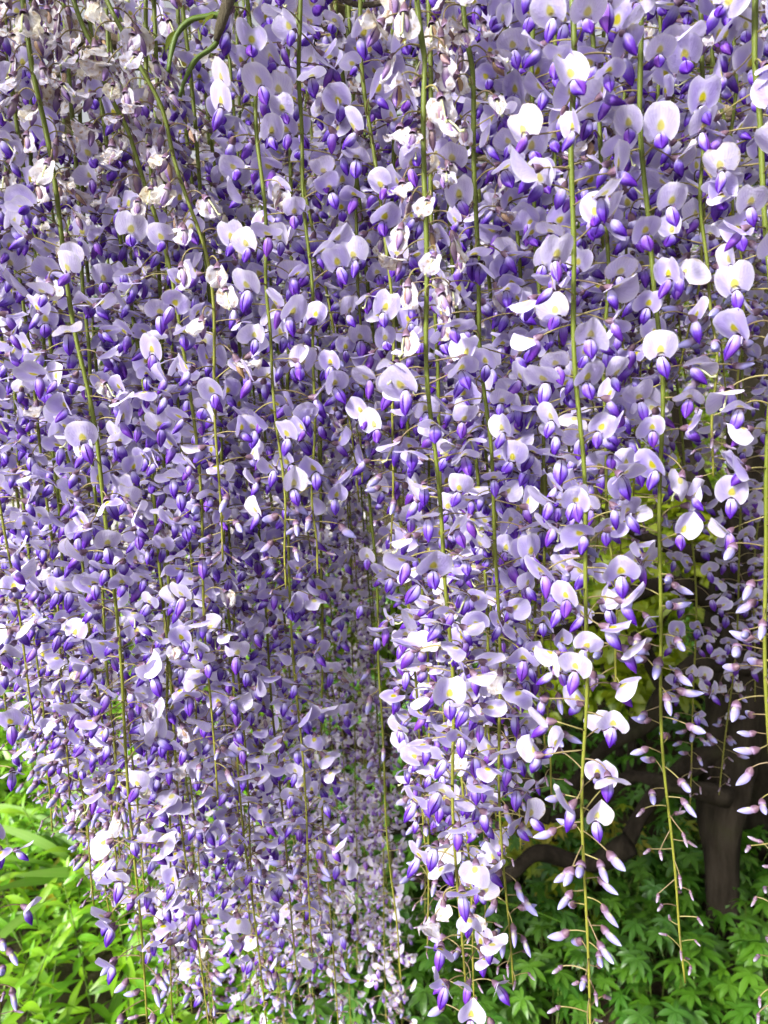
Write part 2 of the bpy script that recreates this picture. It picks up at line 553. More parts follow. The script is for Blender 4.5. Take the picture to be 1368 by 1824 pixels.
def make_flower(seed, kind, twist, theta, fine=True):
    """Separate MBs of one flower in the raceme node's frame: +X points away from the stem."""
    rng = random.Random(seed)
    core, ban, wl_, wr_ = MB(), MB(), MB(), MB()
    L = rng.uniform(0.018, 0.029) if kind not in ('bud', 'small') else rng.uniform(0.012, 0.025)
    old = kind == 'wilted'
    e0 = R(rng.uniform(0, 35)) if not old else R(rng.uniform(15, 45))
    e1 = R(rng.uniform(-35, 0)) if not old else R(rng.uniform(-70, -45))
    if kind in ('bud', 'small'):
        e0, e1 = R(rng.uniform(-30, 55)), R(rng.uniform(-35, 25))
    p0 = Vector((0.0005, 0, 0))
    p1 = p0 + Vector((math.cos(e0), 0, math.sin(e0))) * L * 0.5
    tw = R(twist)
    p2 = p1 + Vector((math.cos(e1) * math.cos(tw * 0.5), math.cos(e1) * math.sin(tw * 0.5), math.sin(e1))) * L * 0.5
    n = 7 if fine else 4
    pts = [p0 * (1 - t) ** 2 + p1 * 2 * t * (1 - t) + p2 * t * t for t in [i / (n - 1) for i in range(n)]]
    core.tube(pts, [0.00062 - 0.00012 * i / n for i in range(n)], 5 if fine else 3, PED)
    P = pts[-1]
    F = Vector((math.cos(tw), math.sin(tw), 0))
    U = Vector((0, 0, 1))
    S = U.cross(F)
    rn = 9 if fine else 5
    if kind in ('bud', 'small'):
        de = R(rng.uniform(10, 75))
        ln = rng.uniform(0.0160, 0.0195) if kind == 'bud' else rng.uniform(0.0095, 0.0125)
        K = F * math.cos(de) - U * math.sin(de)
        D = K.cross(S)
        if D.dot(F) < 0:
            D = -D
        rad = rng.uniform(0.0037, 0.0044) if kind == 'bud' else rng.uniform(0.0019, 0.0024)
        cu = rng.uniform(0.0012, 0.0026) if kind == 'bud' else 0.0005
        c1 = K * 0.0048 if kind == 'bud' else K * 0.0022
        core.tube([P - K * 0.0006, P + c1 * 0.45, P + c1 * 0.9, P + c1 * 1.25],
                  [0.0007, rad * 0.74, rad * 0.86, rad * 0.80], rn, CAL, cap=False)

        def bf(a, s):
            t = -math.pi / 2 + a * 2 * math.pi            # a=0.5 is the upper front ridge
            prof = max(math.sin(math.pi * (0.14 + 0.86 * s) ** 1.02), 0.0) ** 0.62 * (0.78 + 0.22 * s)
            prof = max(prof, 0.04)
            w = 0.80 + (0.25 if kind == 'bud' else 0.0) * math.sin(math.pi * s)
            q = t + math.pi / 2
            return P + c1 * 0.55 + K * ((ln - 0.002) * s) + D * (cu * (2 * s) ** 2 * 0.6) + (-D * math.cos(q) * w + S * math.sin(q) * 0.78) * rad * prof
        core.grid(bf, 12 if fine else 6, 8 if fine else 5, BUD if kind == 'bud' else SBUD)
        return core, None, None, None
    cd = R(rng.uniform(5, 30)) if not old else R(rng.uniform(50, 75))
    c = F * math.cos(cd) - U * math.sin(cd)
    core.tube([P - c * 0.0006, P + c * 0.0018, P + c * 0.0042, P + c * 0.0058],
              [0.0007, 0.0022, 0.0027, 0.0030], rn, CAL, cap=False)
    Q = P + c * 0.0046
    ka = R(rng.uniform(54, 82)) if not old else R(rng.uniform(70, 100))
    K = F * math.cos(ka) - U * math.sin(ka)
    D = F * math.sin(ka) + U * math.cos(ka)
    wln = rng.uniform(0.0138, 0.0164) * (0.9 if old else 1)
    rad = rng.uniform(0.0036, 0.0044) * (0.72 if old else 1)
    cv = rng.uniform(0.0005, 0.0040)
    g = rng.uniform(0.0, 0.0005)
    nu, nv = (7, 9) if fine else (4, 5)
    wm = WWNG if old else WNG
    b0 = Q - U * 0.0012 + F * 0.0004
    wl_.grid(wing_fn(b0, K, S, D, wln, rad, 1, g, cv), nu, nv, wm)
    wr_.grid(wing_fn(b0, K, S, D, wln * rng.uniform(0.93, 1.0), rad, -1, g, cv), nu, nv, wm)
    kf = wing_fn(b0, K, S, D, wln * 0.9, rad * 0.80, 1, 0, cv)
    kf2 = wing_fn(b0, K, S, D, wln * 0.9, rad * 0.80, -1, 0, cv)
    if fine:
        core.grid(kf, 4, 5, KEEL)
        core.grid(kf2, 4, 5, KEEL)
        if theta < 34 and rng.random() < 0.16:
            a0 = b0 + F * 0.002
            core.tube([a0, a0 + K * 0.006 + D * 0.003, a0 + K * 0.011 + D * 0.0045, a0 + K * 0.0125 + D * 0.0075], [0.0006, 0.0007, 0.0006, 0.0011], 5, PIS)
    th = R(theta)
    B = F * math.cos(th) + U * math.sin(th)
    N = F * math.sin(th) - U * math.cos(th)
    roll = R(rng.gauss(0, 9))
    Sb = S * math.cos(roll) + B * math.sin(roll)
    Bb = B * math.cos(roll) - S * math.sin(roll)
    bb = Q + c * 0.0006 + U * 0.0004
    W = rng.uniform(0.0098, 0.0116)
    Lb = rng.uniform(0.0142, 0.0170)
    if kind == 'half':
        fn = banner_fn(bb, Bb, N, Sb, W * 0.86, Lb, rng.uniform(0.65, 1.0), -0.10, 0.03, rng.uniform(0, 6), 0.10, 0, 0.6)
        bm = BAN
    elif old:
        f0 = banner_fn(bb, Bb, N, Sb, W * rng.uniform(0.50, 0.85), Lb * rng.uniform(0.85, 1.1), rng.uniform(0.3, 0.9) * rng.choice((1, 1, -1)), rng.uniform(-0.3, 0.3), 0.16, rng.uniform(0, 6), 0.2, 0.2, 0)
        k1, k2, k3 = rng.uniform(5, 9), rng.uniform(5, 9), rng.uniform(0, 6)

        def fn(a, v):
            q = f0(a, v)
            cr = 0.0024 * (math.sin(k1 * 2 * a + k3 + 3 * v) * math.cos(k2 * v + k3) + 0.6 * math.sin(17 * a + 11 * v + k3))
            return q + N * cr * v + Sb * cr * 0.5
        bm = WILT
    else:
        fn = banner_fn(bb, Bb, N, Sb, W, Lb, rng.choice((-0.25, -0.1, 0.1, 0.3, 0.5, 0.62)) + rng.uniform(-0.06, 0.06), rng.uniform(-0.12, 0.24), rng.uniform(0.04, 0.13), rng.uniform(0, 6), rng.uniform(0.12, 0.32), rng.uniform(-0.4, 0.4), rng.uniform(-0.8, 0.5), rng.choice((0, 0, 0, 0.6, -0.5, 0.9)), rng.choice((-1, 1)))
        bm = BAN
    ban.grid(fn, 14 if fine else 8, 11 if fine else 6, bm)
    return core, ban, wl_, wr_


VAR = {}          # kind -> list of (twist, meshes)
LOW = {}          # kind -> list of MBs, light versions for far racemes
rng = random.Random(11)
spec = []
for tw in (-72, -45, -20, 0, 22, 48, 75):
    for th in (-4, 12, 26, 42, 56, 68):
        spec.append(('open', tw + rng.uniform(-10, 10), th + rng.uniform(-7, 7)))
for tw in (-60, -30, -8, 10, 32, 60):
    spec.append(('half', tw, rng.uniform(48, 76)))
for tw in (-60, -35, -10, 10, 35, 60, -20, 20, 0, 45, -50, 28, -5, 15):
    spec.append(('wilted', tw, rng.choice((-84, -75, -66, -55, -40, -20, 10)) + rng.uniform(-10, 10)))
for tw in (-70, -50, -35, -20, -8, 5, 18, 30, 48, 66):
    spec.append(('bud', tw, 0))
    spec.append(('small', tw, 0))
for i, (kind, tw, th) in enumerate(spec):
    core, ban, w1, w2 = make_flower(100 + i, kind, tw, th, True)
    whole = MB()
    for q in (core, ban, w1, w2):
        if q is not None:
            whole.join(q)
    mesh_parts = None
    if ban is not None:
        mesh_parts = (core.build('flower_core', FM), ban.build('banner_petal', FM), w1.build('wing_petal', FM), w2.build('wing_petal', FM))
    halfway = MB()
    for q in (core, w1, w2):
        if q is not None:
            halfway.join(q)
    VAR.setdefault(kind, []).append(dict(tw=tw, th=th, whole=whole.build('flower_' + kind, FM), pale=whole.build('pale_haze_flower_' + kind, FM_PALE_HAZE), parts=mesh_parts,
                                         body=halfway.build('flower_body', FM), banner=mesh_parts[1] if mesh_parts else None))
    if i % 3 == 0 or kind != 'open':
        lo = MB()
        for q in make_flower(100 + i, kind, tw, th, False):
            if q is not None:
                lo.join(q)
        LOW.setdefault(kind, []).append((tw, lo))

# ------------------------------------------------------------------ overhead vine
ROWS = [0.34 + 0.14 * i for i in range(14)]
VZ = 2.20


def vine_y(i, x):
    return ROWS[i] + 0.030 * math.sin(2.7 * x + i * 1.7) + 0.012 * math.sin(7.1 * x + i)


def vine_z(i, x):
    return VZ + 0.030 * math.sin(3.3 * x + i * 2.3) + 0.012 * math.sin(8.3 * x + i * 0.7)


VLAB = 'gnarled brown vine branch running level overhead with racemes hanging below'
for i in range(len(ROWS)):
    mb = MB()
    x0, x1 = -1.55 - 0.1 * i, 1.25 + 0.1 * i
    pts = [(x, vine_y(i, x), vine_z(i, x)) for x in np.linspace(x0, x1, 60)]
    rb = 0.007 + 0.004 * (i % 3)
    mb.tube(pts, [rb * (1 + 0.18 * math.sin(j * 1.9 + i)) for j in range(60)], 8, 0)
    tag(obj('vine_branch', mb.build('vine_branch', [M_TWIG])), VLAB, 'vine branch', 'level vine branches overhead')

mb_dummy = None
# the bamboo poles that carry the vine
perg = bpy.data.objects.new('pergola', None)
COL.objects.link(perg)
perg.location = (0, 1.2, 0)
tag(perg, 'weathered bamboo pole pergola carrying the wisteria vine overhead', 'pergola')


def pole(name, a, b, r, parent, mat=M_POLE, knots=True):
    a, b = Vector(a), Vector(b)
    n = max(6, int((b - a).length / 0.05))
    pts = [a.lerp(b, i / n) for i in range(n + 1)]
    mb = MB()
    mb.tube(pts, [r * (1.10 if (knots and i % 6 == 3) else 1.0) for i in range(n + 1)], 10, 0)
    o = obj(name, mb.build(name, [mat]), parent)
    o.location = -Vector(parent.location) if parent else (0, 0, 0)
    return o


for k in range(5):
    x = -1.5 + 0.72 * k
    pole('pole', (x, -0.15, VZ + 0.068), (x + 0.04, 2.5, VZ + 0.072), 0.016, perg)
for y in (0.0, 2.32):
    pole('beam', (-2.0, y, VZ + 0.112), (1.9, y, VZ + 0.108), 0.026, perg)
for x, y in ((-1.9, 0.0), (1.8, 0.0), (-1.9, 2.32), (1.8, 2.32)):
    pole('post', (x, y, 0), (x, y, VZ + 0.10), 0.040, perg, knots=False)

# ------------------------------------------------------------------ racemes
FACE = R(-110)      # flowers lean towards the open, brighter side


def pick(kind, az, rng, th=30):
    vs = VAR[kind]
    c = [rng.choice(vs) for _ in range(6 if rng.random() < 0.75 else 1)]
    if kind != 'open':
        th = 0
        return min(c, key=lambda q: abs((az + R(q['tw']) - FACE + math.pi) % (2 * math.pi) - math.pi))
    w = th + rng.gauss(0, 17)
    return min(c, key=lambda q: abs((az + R(q['tw']) - FACE + math.pi) % (2 * math.pi) - math.pi) + abs(q['th'] - w) / 26.0)


def raceme(label, group, pts, seed, detail=2, ds=0.0062, bud_len=0.16, wilt=None, size=1.0, row=None, zmax=None, spread=1.0, bare=None, n_half=0.05, th=30, start=0.035):
    """pts: the stem from the highest listed point to its tip, in world space."""
    rng = random.Random(seed)
    pts = [Vector(p) for p in pts]
    top = pts[0]
    # carry the stem up to the nearest vine branch
    if row is None:
        row = min(range(len(ROWS)), key=lambda i: abs(vine_y(i, top.x) - top.y))
    lead = (pts[0] - pts[1]).normalized()
    hz = vine_z(row, top.x)
    up = max(hz - top.z, 0.02)
    hx = top.x + max(min(lead.x, 0.45), -0.45) * up * 0.6
    anchor = Vector((hx, vine_y(row, hx), vine_z(row, hx) - 0.004))
    mid = top.lerp(anchor, 0.5) + Vector((lead.x, lead.y, 0)) * up * 0.08
    ctrl = [anchor] + ([mid] if up > 0.12 else []) + pts
    n = 72
    path = smooth_path(ctrl, n)
    cum = [0.0]
    for i in range(1, n):
        cum.append(cum[-1] + (path[i] - path[i - 1]).length)
    total = cum[-1]
    root = bpy.data.objects.new('wisteria_raceme', None)
    root.empty_display_size = 0.02
    COL.objects.link(root)
    root.location = anchor
    tag(root, label, 'flower raceme', group)
    mb = MB()
    k0 = 0.0021 * size
    wb = rng.uniform(0, 6)
    for i_ in range(1, n):
        path[i_] = path[i_] + Vector((math.sin(i_ * 0.21 + wb) + 0.5 * math.sin(i_ * 0.53 + wb), math.cos(i_ * 0.24 + wb), 0)) * 0.0020
    loc = [p - anchor for p in path]
    mb.tube(loc, [k0 * (1.0 - 0.62 * (c / total) ** 1.6) * (1 + 0.06 * math.sin(31 * c / total * 6)) for c in cum], 7, 0)
    obj('stem', mb.build('stem', [M_STEM]), root)
    s = start
    az = rng.uniform(0, 6.28)
    j = 0
    while s < total - 0.002:
        while j < n - 2 and cum[j + 1] < s:
            j += 1
        t = (s - cum[j]) / max(cum[j + 1] - cum[j], 1e-6)
        p = path[j].lerp(path[j + 1], t)
        fromtip = total - s
        az += 2.39996 + rng.gauss(0, 0.35)
        step = ds * rng.uniform(0.75, 1.3)
        s += step
        if zmax is not None and p.z > zmax:
            continue
        if bare and rng.random() < bare:
            continue
        sc = 0.93 * size * rng.uniform(0.84, 1.14)
        b = fromtip / bud_len if bud_len > 0 else 9
        if b < 0.42:
            kind = 'small'
            sc *= 0.62 + 0.9 * b
        elif b < 0.90:
            kind = 'bud'
            sc *= 0.70 + 0.32 * b
        elif b < 0.90 + n_half / max(bud_len, 0.01):
            kind = rng.choice(('half', 'half', 'bud', 'open'))
            sc *= 0.93
        else:
            kind = 'open'
            sc *= 1.0
        if wilt is not None and kind == 'open':
            z0, z1 = wilt
            pr = (p.z - z0) / (z1 - z0)
            if rng.random() < pr:
                kind = 'wilted'
        if kind == 'open' and rng.random() < 0.04:
            kind = 'wilted'
        v = pick(kind, az, rng, th)
        M = Matrix.Translation(p - anchor) @ Matrix.Rotation(az, 4, 'Z') @ Matrix.Rotation(rng.gauss(0, 0.22), 4, 'Y') @ Matrix.Rotation(rng.gauss(0, 0.20), 4, 'X') @ Matrix.Diagonal((sc * spread, sc, sc, 1))
        nm = 'flower' if kind in ('open', 'half', 'wilted') else 'bud'
        if detail == 2 and v['parts']:
            a, b_, c_, d_ = v['parts']
            o = obj(nm, a, root, M)
            obj('banner_petal', b_, o)
            obj('wing_petal', c_, o)
            obj('wing_petal', d_, o)
        elif detail == 1 and v['banner']:
            o = obj(nm, v['body'], root, M)
            obj('banner_petal', v['banner'], o)
        else:
            obj(nm, v['pale' if detail < 0 else 'whole'], root, M)  # negative detail: back raceme with light and haze painted into its petals
    return root


def zlim(Y):
    """Height a little above the top edge of the picture at distance Y."""
    return at(684, -150, Y).z


CUR = 'racemes of the hanging curtain'
# label, stem as (px, py) from top to tip, distance, options
HERO = [
    ('slanting wisteria raceme with papery white withered flowers above and fresh lilac ones below', [(36, 0), (85, 230), (130, 560), (175, 830), (212, 1150), (243, 1540), (268, 1900)], 0.50, dict(wilt=(1.60, 1.70), bud_len=0.13)),
    ('steeply slanting wisteria raceme with shrivelled white flowers along its bent upper stem', [(130, 0), (165, 95), (208, 190), (245, 270), (290, 440), (325, 620), (358, 900), (372, 1180), (390, 1420)], 0.53, dict(wilt=(1.56, 1.70), bud_len=0.05)),
    ('bright green bent raceme stem with crumpled pale flowers below the green shoots', [(190, 5), (245, 110), (300, 220), (330, 350), (368, 470), (385, 720), (400, 1000)], 0.50, dict(wilt=(1.50, 1.66), ds=0.0085, bud_len=0.05)),
    ('wisteria raceme hanging just behind the slanting white-flowered one', [(118, 0), (140, 420), (155, 620), (170, 850), (190, 1150), (205, 1400), (215, 1560)], 0.60, dict(bud_len=0.12, wilt=(1.66, 1.80))),
    ('wisteria raceme of deep violet keels beside the steeply slanting stem', [(270, 0), (298, 430), (322, 800), (340, 1050), (352, 1300)], 0.60, dict(wilt=(1.62, 1.78), bud_len=0.08)),
    ('wisteria raceme of round lilac banners with yellow eyes hung below the green shoots', [(447, 0), (455, 230), (475, 460), (486, 635), (502, 880), (508, 1050)], 0.50, dict(bud_len=0.07, ds=0.0070, th=56)),
    ('wisteria raceme whose round banners face out in a neat vertical column', [(532, 20), (540, 240), (550, 480), (558, 700), (562, 900), (566, 1020)], 0.52, dict(bud_len=0.07, ds=0.0070, th=56)),
    ('wisteria raceme under the dark vine branch with brown spent flowers among violet', [(620, 0), (630, 300), (640, 640), (648, 860)], 0.58, dict(bud_len=0.05, wilt=(1.55, 1.85))),
    ('thick green raceme stem with crumpled cream flowers above and flat white banners below', [(742, -20), (750, 160), (760, 440), (770, 700), (785, 960), (800, 1200), (815, 1500), (842, 1900)], 0.46, dict(wilt=(1.52, 1.60), bud_len=0.05, ds=0.0062, th=8)),
    ('wisteria raceme with drooping white petals next to the cream-flowered thick stem', [(822, -20), (835, 150), (848, 330), (857, 530), (865, 700), (873, 870), (885, 1100), (893, 1350), (905, 1600), (915, 1760)], 0.51, dict(wilt=(1.60, 1.74), bud_len=0.10, th=16)),
    ('wisteria raceme with large open banners above and a long bare end of pale closed buds', [(1008, -20), (1020, 300), (1030, 600), (1036, 900), (1041, 1200), (1046, 1500), (1054, 1950)], 0.44, dict(bud_len=0.235, ds=0.0064, n_half=0.02, th=38)),
    ('wisteria raceme of broad overlapping banners behind the one ending in pale buds', [(1060, -20), (1070, 320), (1078, 560), (1084, 830), (1090, 1050), (1096, 1230)], 0.50, dict(bud_len=0.05)),
    ('slender wisteria raceme tapering to a curved green tip with scattered tiny buds', [(1140, -20), (1152, 300), (1164, 500), (1172, 720), (1179, 1000), (1185, 1300), (1196, 1560), (1217, 1750)], 0.47, dict(bud_len=0.35, ds=0.0074, bare=0.08, th=45)),
    ('wisteria raceme of large flowers above and plump buds below, beside the dark trunk', [(1348, -20), (1356, 200), (1364, 500), (1368, 800), (1370, 1100), (1374, 1500), (1380, 1900)], 0.44, dict(bud_len=0.42, ds=0.0066, th=46)),
    ('wisteria raceme of pale broad banners hanging between the tapering one and the trunk', [(1240, -20), (1252, 250), (1262, 480), (1268, 660), (1275, 850)], 0.48, dict(bud_len=0.14)),
    ('short wisteria raceme of violet keels over the gap with yellow leaves', [(1300, -20), (1306, 250), (1312, 430), (1318, 600)], 0.56, dict(bud_len=0.09)),
    ('wisteria raceme of pale flowers crowded beside the long bud-ended one', [(950, -20), (955, 300), (962, 600), (968, 900), (975, 1200), (980, 1420)], 0.53, dict(bud_len=0.10)),
    ('wisteria raceme with keels showing in front of the dark leafless branches', [(905, 0), (915, 300), (926, 700), (935, 1000), (945, 1250)], 0.56, dict(bud_len=0.08)),
    ('bare thin raceme stem with only a few small hanging buds', [(640, 500), (655, 800), (667, 1050), (682, 1300), (700, 1580), (713, 1750)], 0.66, dict(bud_len=0.38, bare=0.72)),
    ('wisteria raceme swinging over the bright green lily leaves with dark closed buds at its end', [(6, 300), (22, 600), (42, 900), (66, 1180), (82, 1330), (95, 1480)], 0.66, dict(bud_len=0.17)),
    ('wisteria raceme with its budded tip hanging over the lance-leaved plants', [(60, 300), (80, 650), (105, 950), (130, 1250), (150, 1430), (166, 1610)], 0.62, dict(bud_len=0.15)),
    ('wisteria raceme at the edge of the curtain over the strap leaves, few flowers', [(-40, 900), (-25, 1300), (-14, 1560), (-6, 1740), (2, 1880)], 0.50, dict(bud_len=0.14, bare=0.3)),
]
for i, (lab, px, Y, kw) in enumerate(HERO):
    kw.setdefault('th', 30)
    Y += 0.07 if px[0][0] < 700 else 0.03
    raceme(lab, CUR, [at(x, y, Y) for x, y in px], 500 + i, detail=2, zmax=zlim(Y), **kw)

# the many racemes behind them, from just behind the front ones to the back of the vine
TIPX = [-120, 0, 80, 150, 220, 300, 700, 735, 770, 860, 930, 1000, 1060, 1110, 1150, 1210, 1300, 1400, 1500]
TIPY = [1280, 1330, 1470, 1580, 1700, 1850, 1880, 1700, 1640, 1660, 1540, 1330, 1150, 1020, 850, 760, 760, 800, 800]
rng = random.Random(77)
FILL = []
# (layer distance, spacing in px, x range, tip shift)
for Y, dx, xa, xb in ((0.64, 92, -20, 1330), (0.74, 84, -60, 1340), (0.88, 78, -40, 1320), (1.05, 70, -40, 1300), (1.22, 62, 60, 1180), (1.34, 44, 440, 745), (1.60, 44, 330, 745)):
    x = xa + rng.uniform(0, dx)
    while x < xb:
        tip = float(np.interp(x, TIPX, TIPY))
        lo = 0.86 if Y < 1.2 else 0.95
        tip = tip * rng.uniform(lo, 1.0)
        if Y > 0.95 and x > 860:
            tip *= 0.80
        if Y < 1.2 and 615 < x < 745:
            tip = rng.uniform(850, 1080)
        if Y > 1.2 and 330 < x < 730:
            tip = rng.uniform(1650, 2100)
        FILL.append((Y + rng.gauss(0, 0.035), x, tip))
        x += dx * rng.uniform(0.7, 1.3)
FILL += [(0.60, 838, 1790), (0.66, 770, 1700), (0.63, 880, 1690), (0.95, 470, 1380), (1.12, 520, 1300), (0.95, 590, 1250), (1.15, 610, 1400), (0.84, 1236, 1440), (0.95, 1292, 1420), (1.02, 1352, 1250), (0.80, 1180, 980)]
REF = [(36, 'the slanting white-flowered raceme'), (150, 'the steeply bent stem'), (300, 'the bent green stem under the shoots'), (470, 'the round-bannered racemes'), (545, 'the neat column of banners'), (640, 'the thin bare raceme stem'), (760, 'the thick cream-flowered stem'), (850, 'the raceme of drooping white petals'), (950, 'the raceme in front of the dark branches'), (1030, 'the raceme ending in pale buds'), (1165, 'the raceme tapering to a curved tip'), (1290, 'the large-flowered raceme by the trunk')]
for i, (Y, x, tip) in enumerate(FILL):
    ref = min(REF, key=lambda q: abs(q[0] + 60 - x))[1]
    p = at(x, tip, Y)
    tilt = rng.gauss(0, 0.02)
    zt = min(vine_z(0, p.x) - 0.05, zlim(Y) + 0.1)
    pts = []
    for k in range(6):
        t = k / 5
        z = zt + (p.z - zt) * t
        pts.append(Vector((p.x + tilt * (z - p.z) * 2 + 0.006 * math.sin(k * 1.7 + i), p.y + 0.006 * math.cos(k * 2.1 + i), z)))
    far = Y > 0.98
    wl_rng = None
    if x < 420:
        wl_rng = (1.66, 1.88)
    elif rng.random() < 0.5:
        wl_rng = (1.7, 2.2)
    raceme(('haze-tinted pinkish wisteria raceme at the back behind ' if Y > 1.2 else 'shaded wisteria raceme deep in the curtain behind ' if far else 'lilac wisteria raceme half hidden just behind ') + ref, 'racemes deep in the curtain' if far else 'racemes just behind the front ones', pts, 900 + i,
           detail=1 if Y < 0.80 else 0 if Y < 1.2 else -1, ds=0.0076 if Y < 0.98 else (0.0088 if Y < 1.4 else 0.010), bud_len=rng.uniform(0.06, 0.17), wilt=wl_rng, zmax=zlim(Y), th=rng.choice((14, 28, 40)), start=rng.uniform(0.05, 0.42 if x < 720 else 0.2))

# ------------------------------------------------------------------ far racemes across the garden
def far_mesh(seed, length):
    rng = random.Random(seed)
    fl, st = MB(), MB()
    st.tube([(0.004 * math.sin(3 * t), 0, -length * t) for t in np.linspace(0, 1, 8)], [0.0022 - 0.0012 * t for t in np.linspace(0, 1, 8)], 5, 0)
    s, az = 0.03, 0
    while s < length:
        b = (length - s) / 0.12
        kind = 'small' if b < 0.4 else 'bud' if b < 0.9 else ('open' if rng.random() < 0.88 else 'wilted')
        az += 2.4 + rng.gauss(0, 0.3)
        tw, m = min([rng.choice(LOW[kind]) for _ in range(3)], key=lambda q: abs((az + R(q[0]) - FACE + math.pi) % (2 * math.pi) - math.pi))
        sc = rng.uniform(0.9, 1.15) * (0.6 + 0.4 * min(b, 1))
        fl.join(m, 0, Matrix.Translation((0, 0, -s)) @ Matrix.Rotation(az, 4, 'Z') @ Matrix.Rotation(rng.gauss(0, 0.15), 4, 'Y') @ Matrix.Diagonal((sc, sc, sc, 1)))
        s += 0.0095 * rng.uniform(0.7, 1.3)
    return fl.build('far_flowers', FM_PALE_HAZE), st.build('far_stem', [M_STEM])


FARM = [far_mesh(31 + k, ln) for k, ln in enumerate((0.95, 1.15, 0.8))]
rng = random.Random(5)
FB = 'pale blurred wisteria raceme across the garden'


def far_raceme(x, y, ztop, label, group, s=1.0):
    m = rng.choice(FARM)
    root = bpy.data.objects.new('wisteria_raceme', None)
    COL.objects.link(root)
    root.location = (x, y, ztop)
    root.rotation_euler.z = rng.uniform(-0.6, 0.6)
    root.scale = (s, s, s * rng.uniform(0.85, 1.1))
    tag(root, label, 'flower raceme', group)
    obj('stem', m[1], root)
    tag(obj('flowers', m[0], root), kind='stuff')


# a second trellis beyond the trunk
mb = MB()
for y in (2.9, 3.5):
    pts = [(x, y + 0.04 * math.sin(2 * x + y), 2.42 + 0.03 * math.sin(3 * x + y)) for x in np.linspace(-0.9, 3.6, 40)]
    mb = MB()
    mb.tube(pts, 0.018, 8, 0)
    tag(obj('vine_branch', mb.build('vine_branch', [M_TWIG])), 'level vine branch carrying the pale racemes across the garden', 'vine branch', 'vine branches across the garden')
    for xx in (-0.85, 3.5):
        mb = MB()
        mb.tube([(xx, y, 0), (xx, y, 2.45)], 0.035, 8, 0)
        tag(obj('prop_post', mb.build('prop_post', [M_POLE])), 'plain round post under the far level vine branch', 'post', 'posts of the far trellis')
    x = -0.85
    while x < 3.5:
        far_raceme(x, y + 0.04 * math.sin(2 * x + y) + rng.gauss(0, 0.012), 2.42 + 0.03 * math.sin(3 * x + y), FB + (', behind the leaning trunk' if x > 1.35 else ', seen between the crooked branches' if x > 0.35 else ', beyond the curtain hem'), 'racemes across the garden', 1.12 if x > 0.75 else 1.55)
        x += rng.uniform(0.05, 0.09)

# ------------------------------------------------------------------ old wisteria tree and its dark branches
tree = bpy.data.objects.new('wisteria_tree', None)
COL.objects.link(tree)
TB = ground_at(1292, 1705)
tree.location = TB
tag(tree, 'old dark wisteria tree with a leaning trunk and crooked leafless branches', 'tree')


def limb(name, pts, r0, r1, n=24, mat=M_BARK, parent=tree, ns=10, seed=0):
    rng = random.Random(seed)
    path = smooth_path(pts, n)
    ph = rng.uniform(0, 6)
    mb = MB()
    kn = lambda t, w: 1 + (0.07 * math.sin(9 * w + 7 * t) + 0.05 * math.sin(6 * w - 19 * t + ph) if ns > 16 else 0) + 0.16 * math.sin(3 * w + 5 * t + ph) + 0.10 * math.sin(2 * w - 11 * t + ph * 2) + 0.10 * math.sin(23 * t + ph)
    org = Vector(parent.location) if parent else Vector()
    mb.tube([p - org for p in path], [r0 + (r1 - r0) * (i / (n - 1)) ** 0.8 for i in range(n)], ns, 0, knob=kn)
    return obj(name, mb.build(name, [mat]), parent)


ty = TB.y
limb('trunk', [TB + Vector((0, 0, -0.05)), at(1290, 1560, ty), at(1290, 1440, ty + 0.02), at(1312, 1300, ty + 0.05), at(1335, 1100, ty + 0.1), at(1350, 900, ty + 0.12), at(1372, 700, ty + 0.12), at(1385, 430, ty + 0.1)], 0.024, 0.115, 70, seed=1, ns=22)
limb('trunk', [at(1368, 1760, ty + 0.35), at(1362, 1500, ty + 0.3), at(1350, 1350, ty + 0.2), at(1338, 1150, ty + 0.12)], 0.06, 0.05, 24, seed=2)
BR = [
    ([(1345, 1010), (1290, 1000), (1230, 985), (1160, 960), (1110, 935), (1060, 905)], 0.026, 0.009),
    ([(1335, 1090), (1270, 1075), (1200, 1040), (1120, 1060), (1040, 1110), (960, 1130), (880, 1120)], 0.032, 0.009),
    ([(1325, 1180), (1250, 1180), (1190, 1230), (1150, 1290), (1080, 1330), (1020, 1400)], 0.032, 0.014),
    ([(1310, 1320), (1240, 1360), (1180, 1400), (1130, 1470), (1105, 1530)], 0.030, 0.016),
    ([(1300, 1420), (1200, 1400), (1120, 1385), (1050, 1440), (980, 1460)], 0.024, 0.010),
    ([(1120, 1500), (1050, 1540), (960, 1520), (900, 1560), (800, 1560), (720, 1572)], 0.030, 0.011),
    ([(980, 1455), (900, 1440), (820, 1470), (760, 1462), (700, 1478), (640, 1490)], 0.020, 0.009),
    ([(1190, 1235), (1165, 1200), (1150, 1150), (1128, 1130)], 0.022, 0.010),
    ([(1340, 1060), (1300, 940), (1250, 870), (1220, 800), (1200, 700)], 0.030, 0.014),
    ([(1372, 700), (1320, 620), (1290, 560), (1230, 520)], 0.026, 0.012),
]
for i, (p, a, b) in enumerate(BR):
    yy = ty + (0.06 if i % 2 else -0.03)
    limb('branch', [at(x, y, yy + 0.03 * math.sin(k * 2 + i)) for k, (x, y) in enumerate(p)], a, b, 26, seed=10 + i)

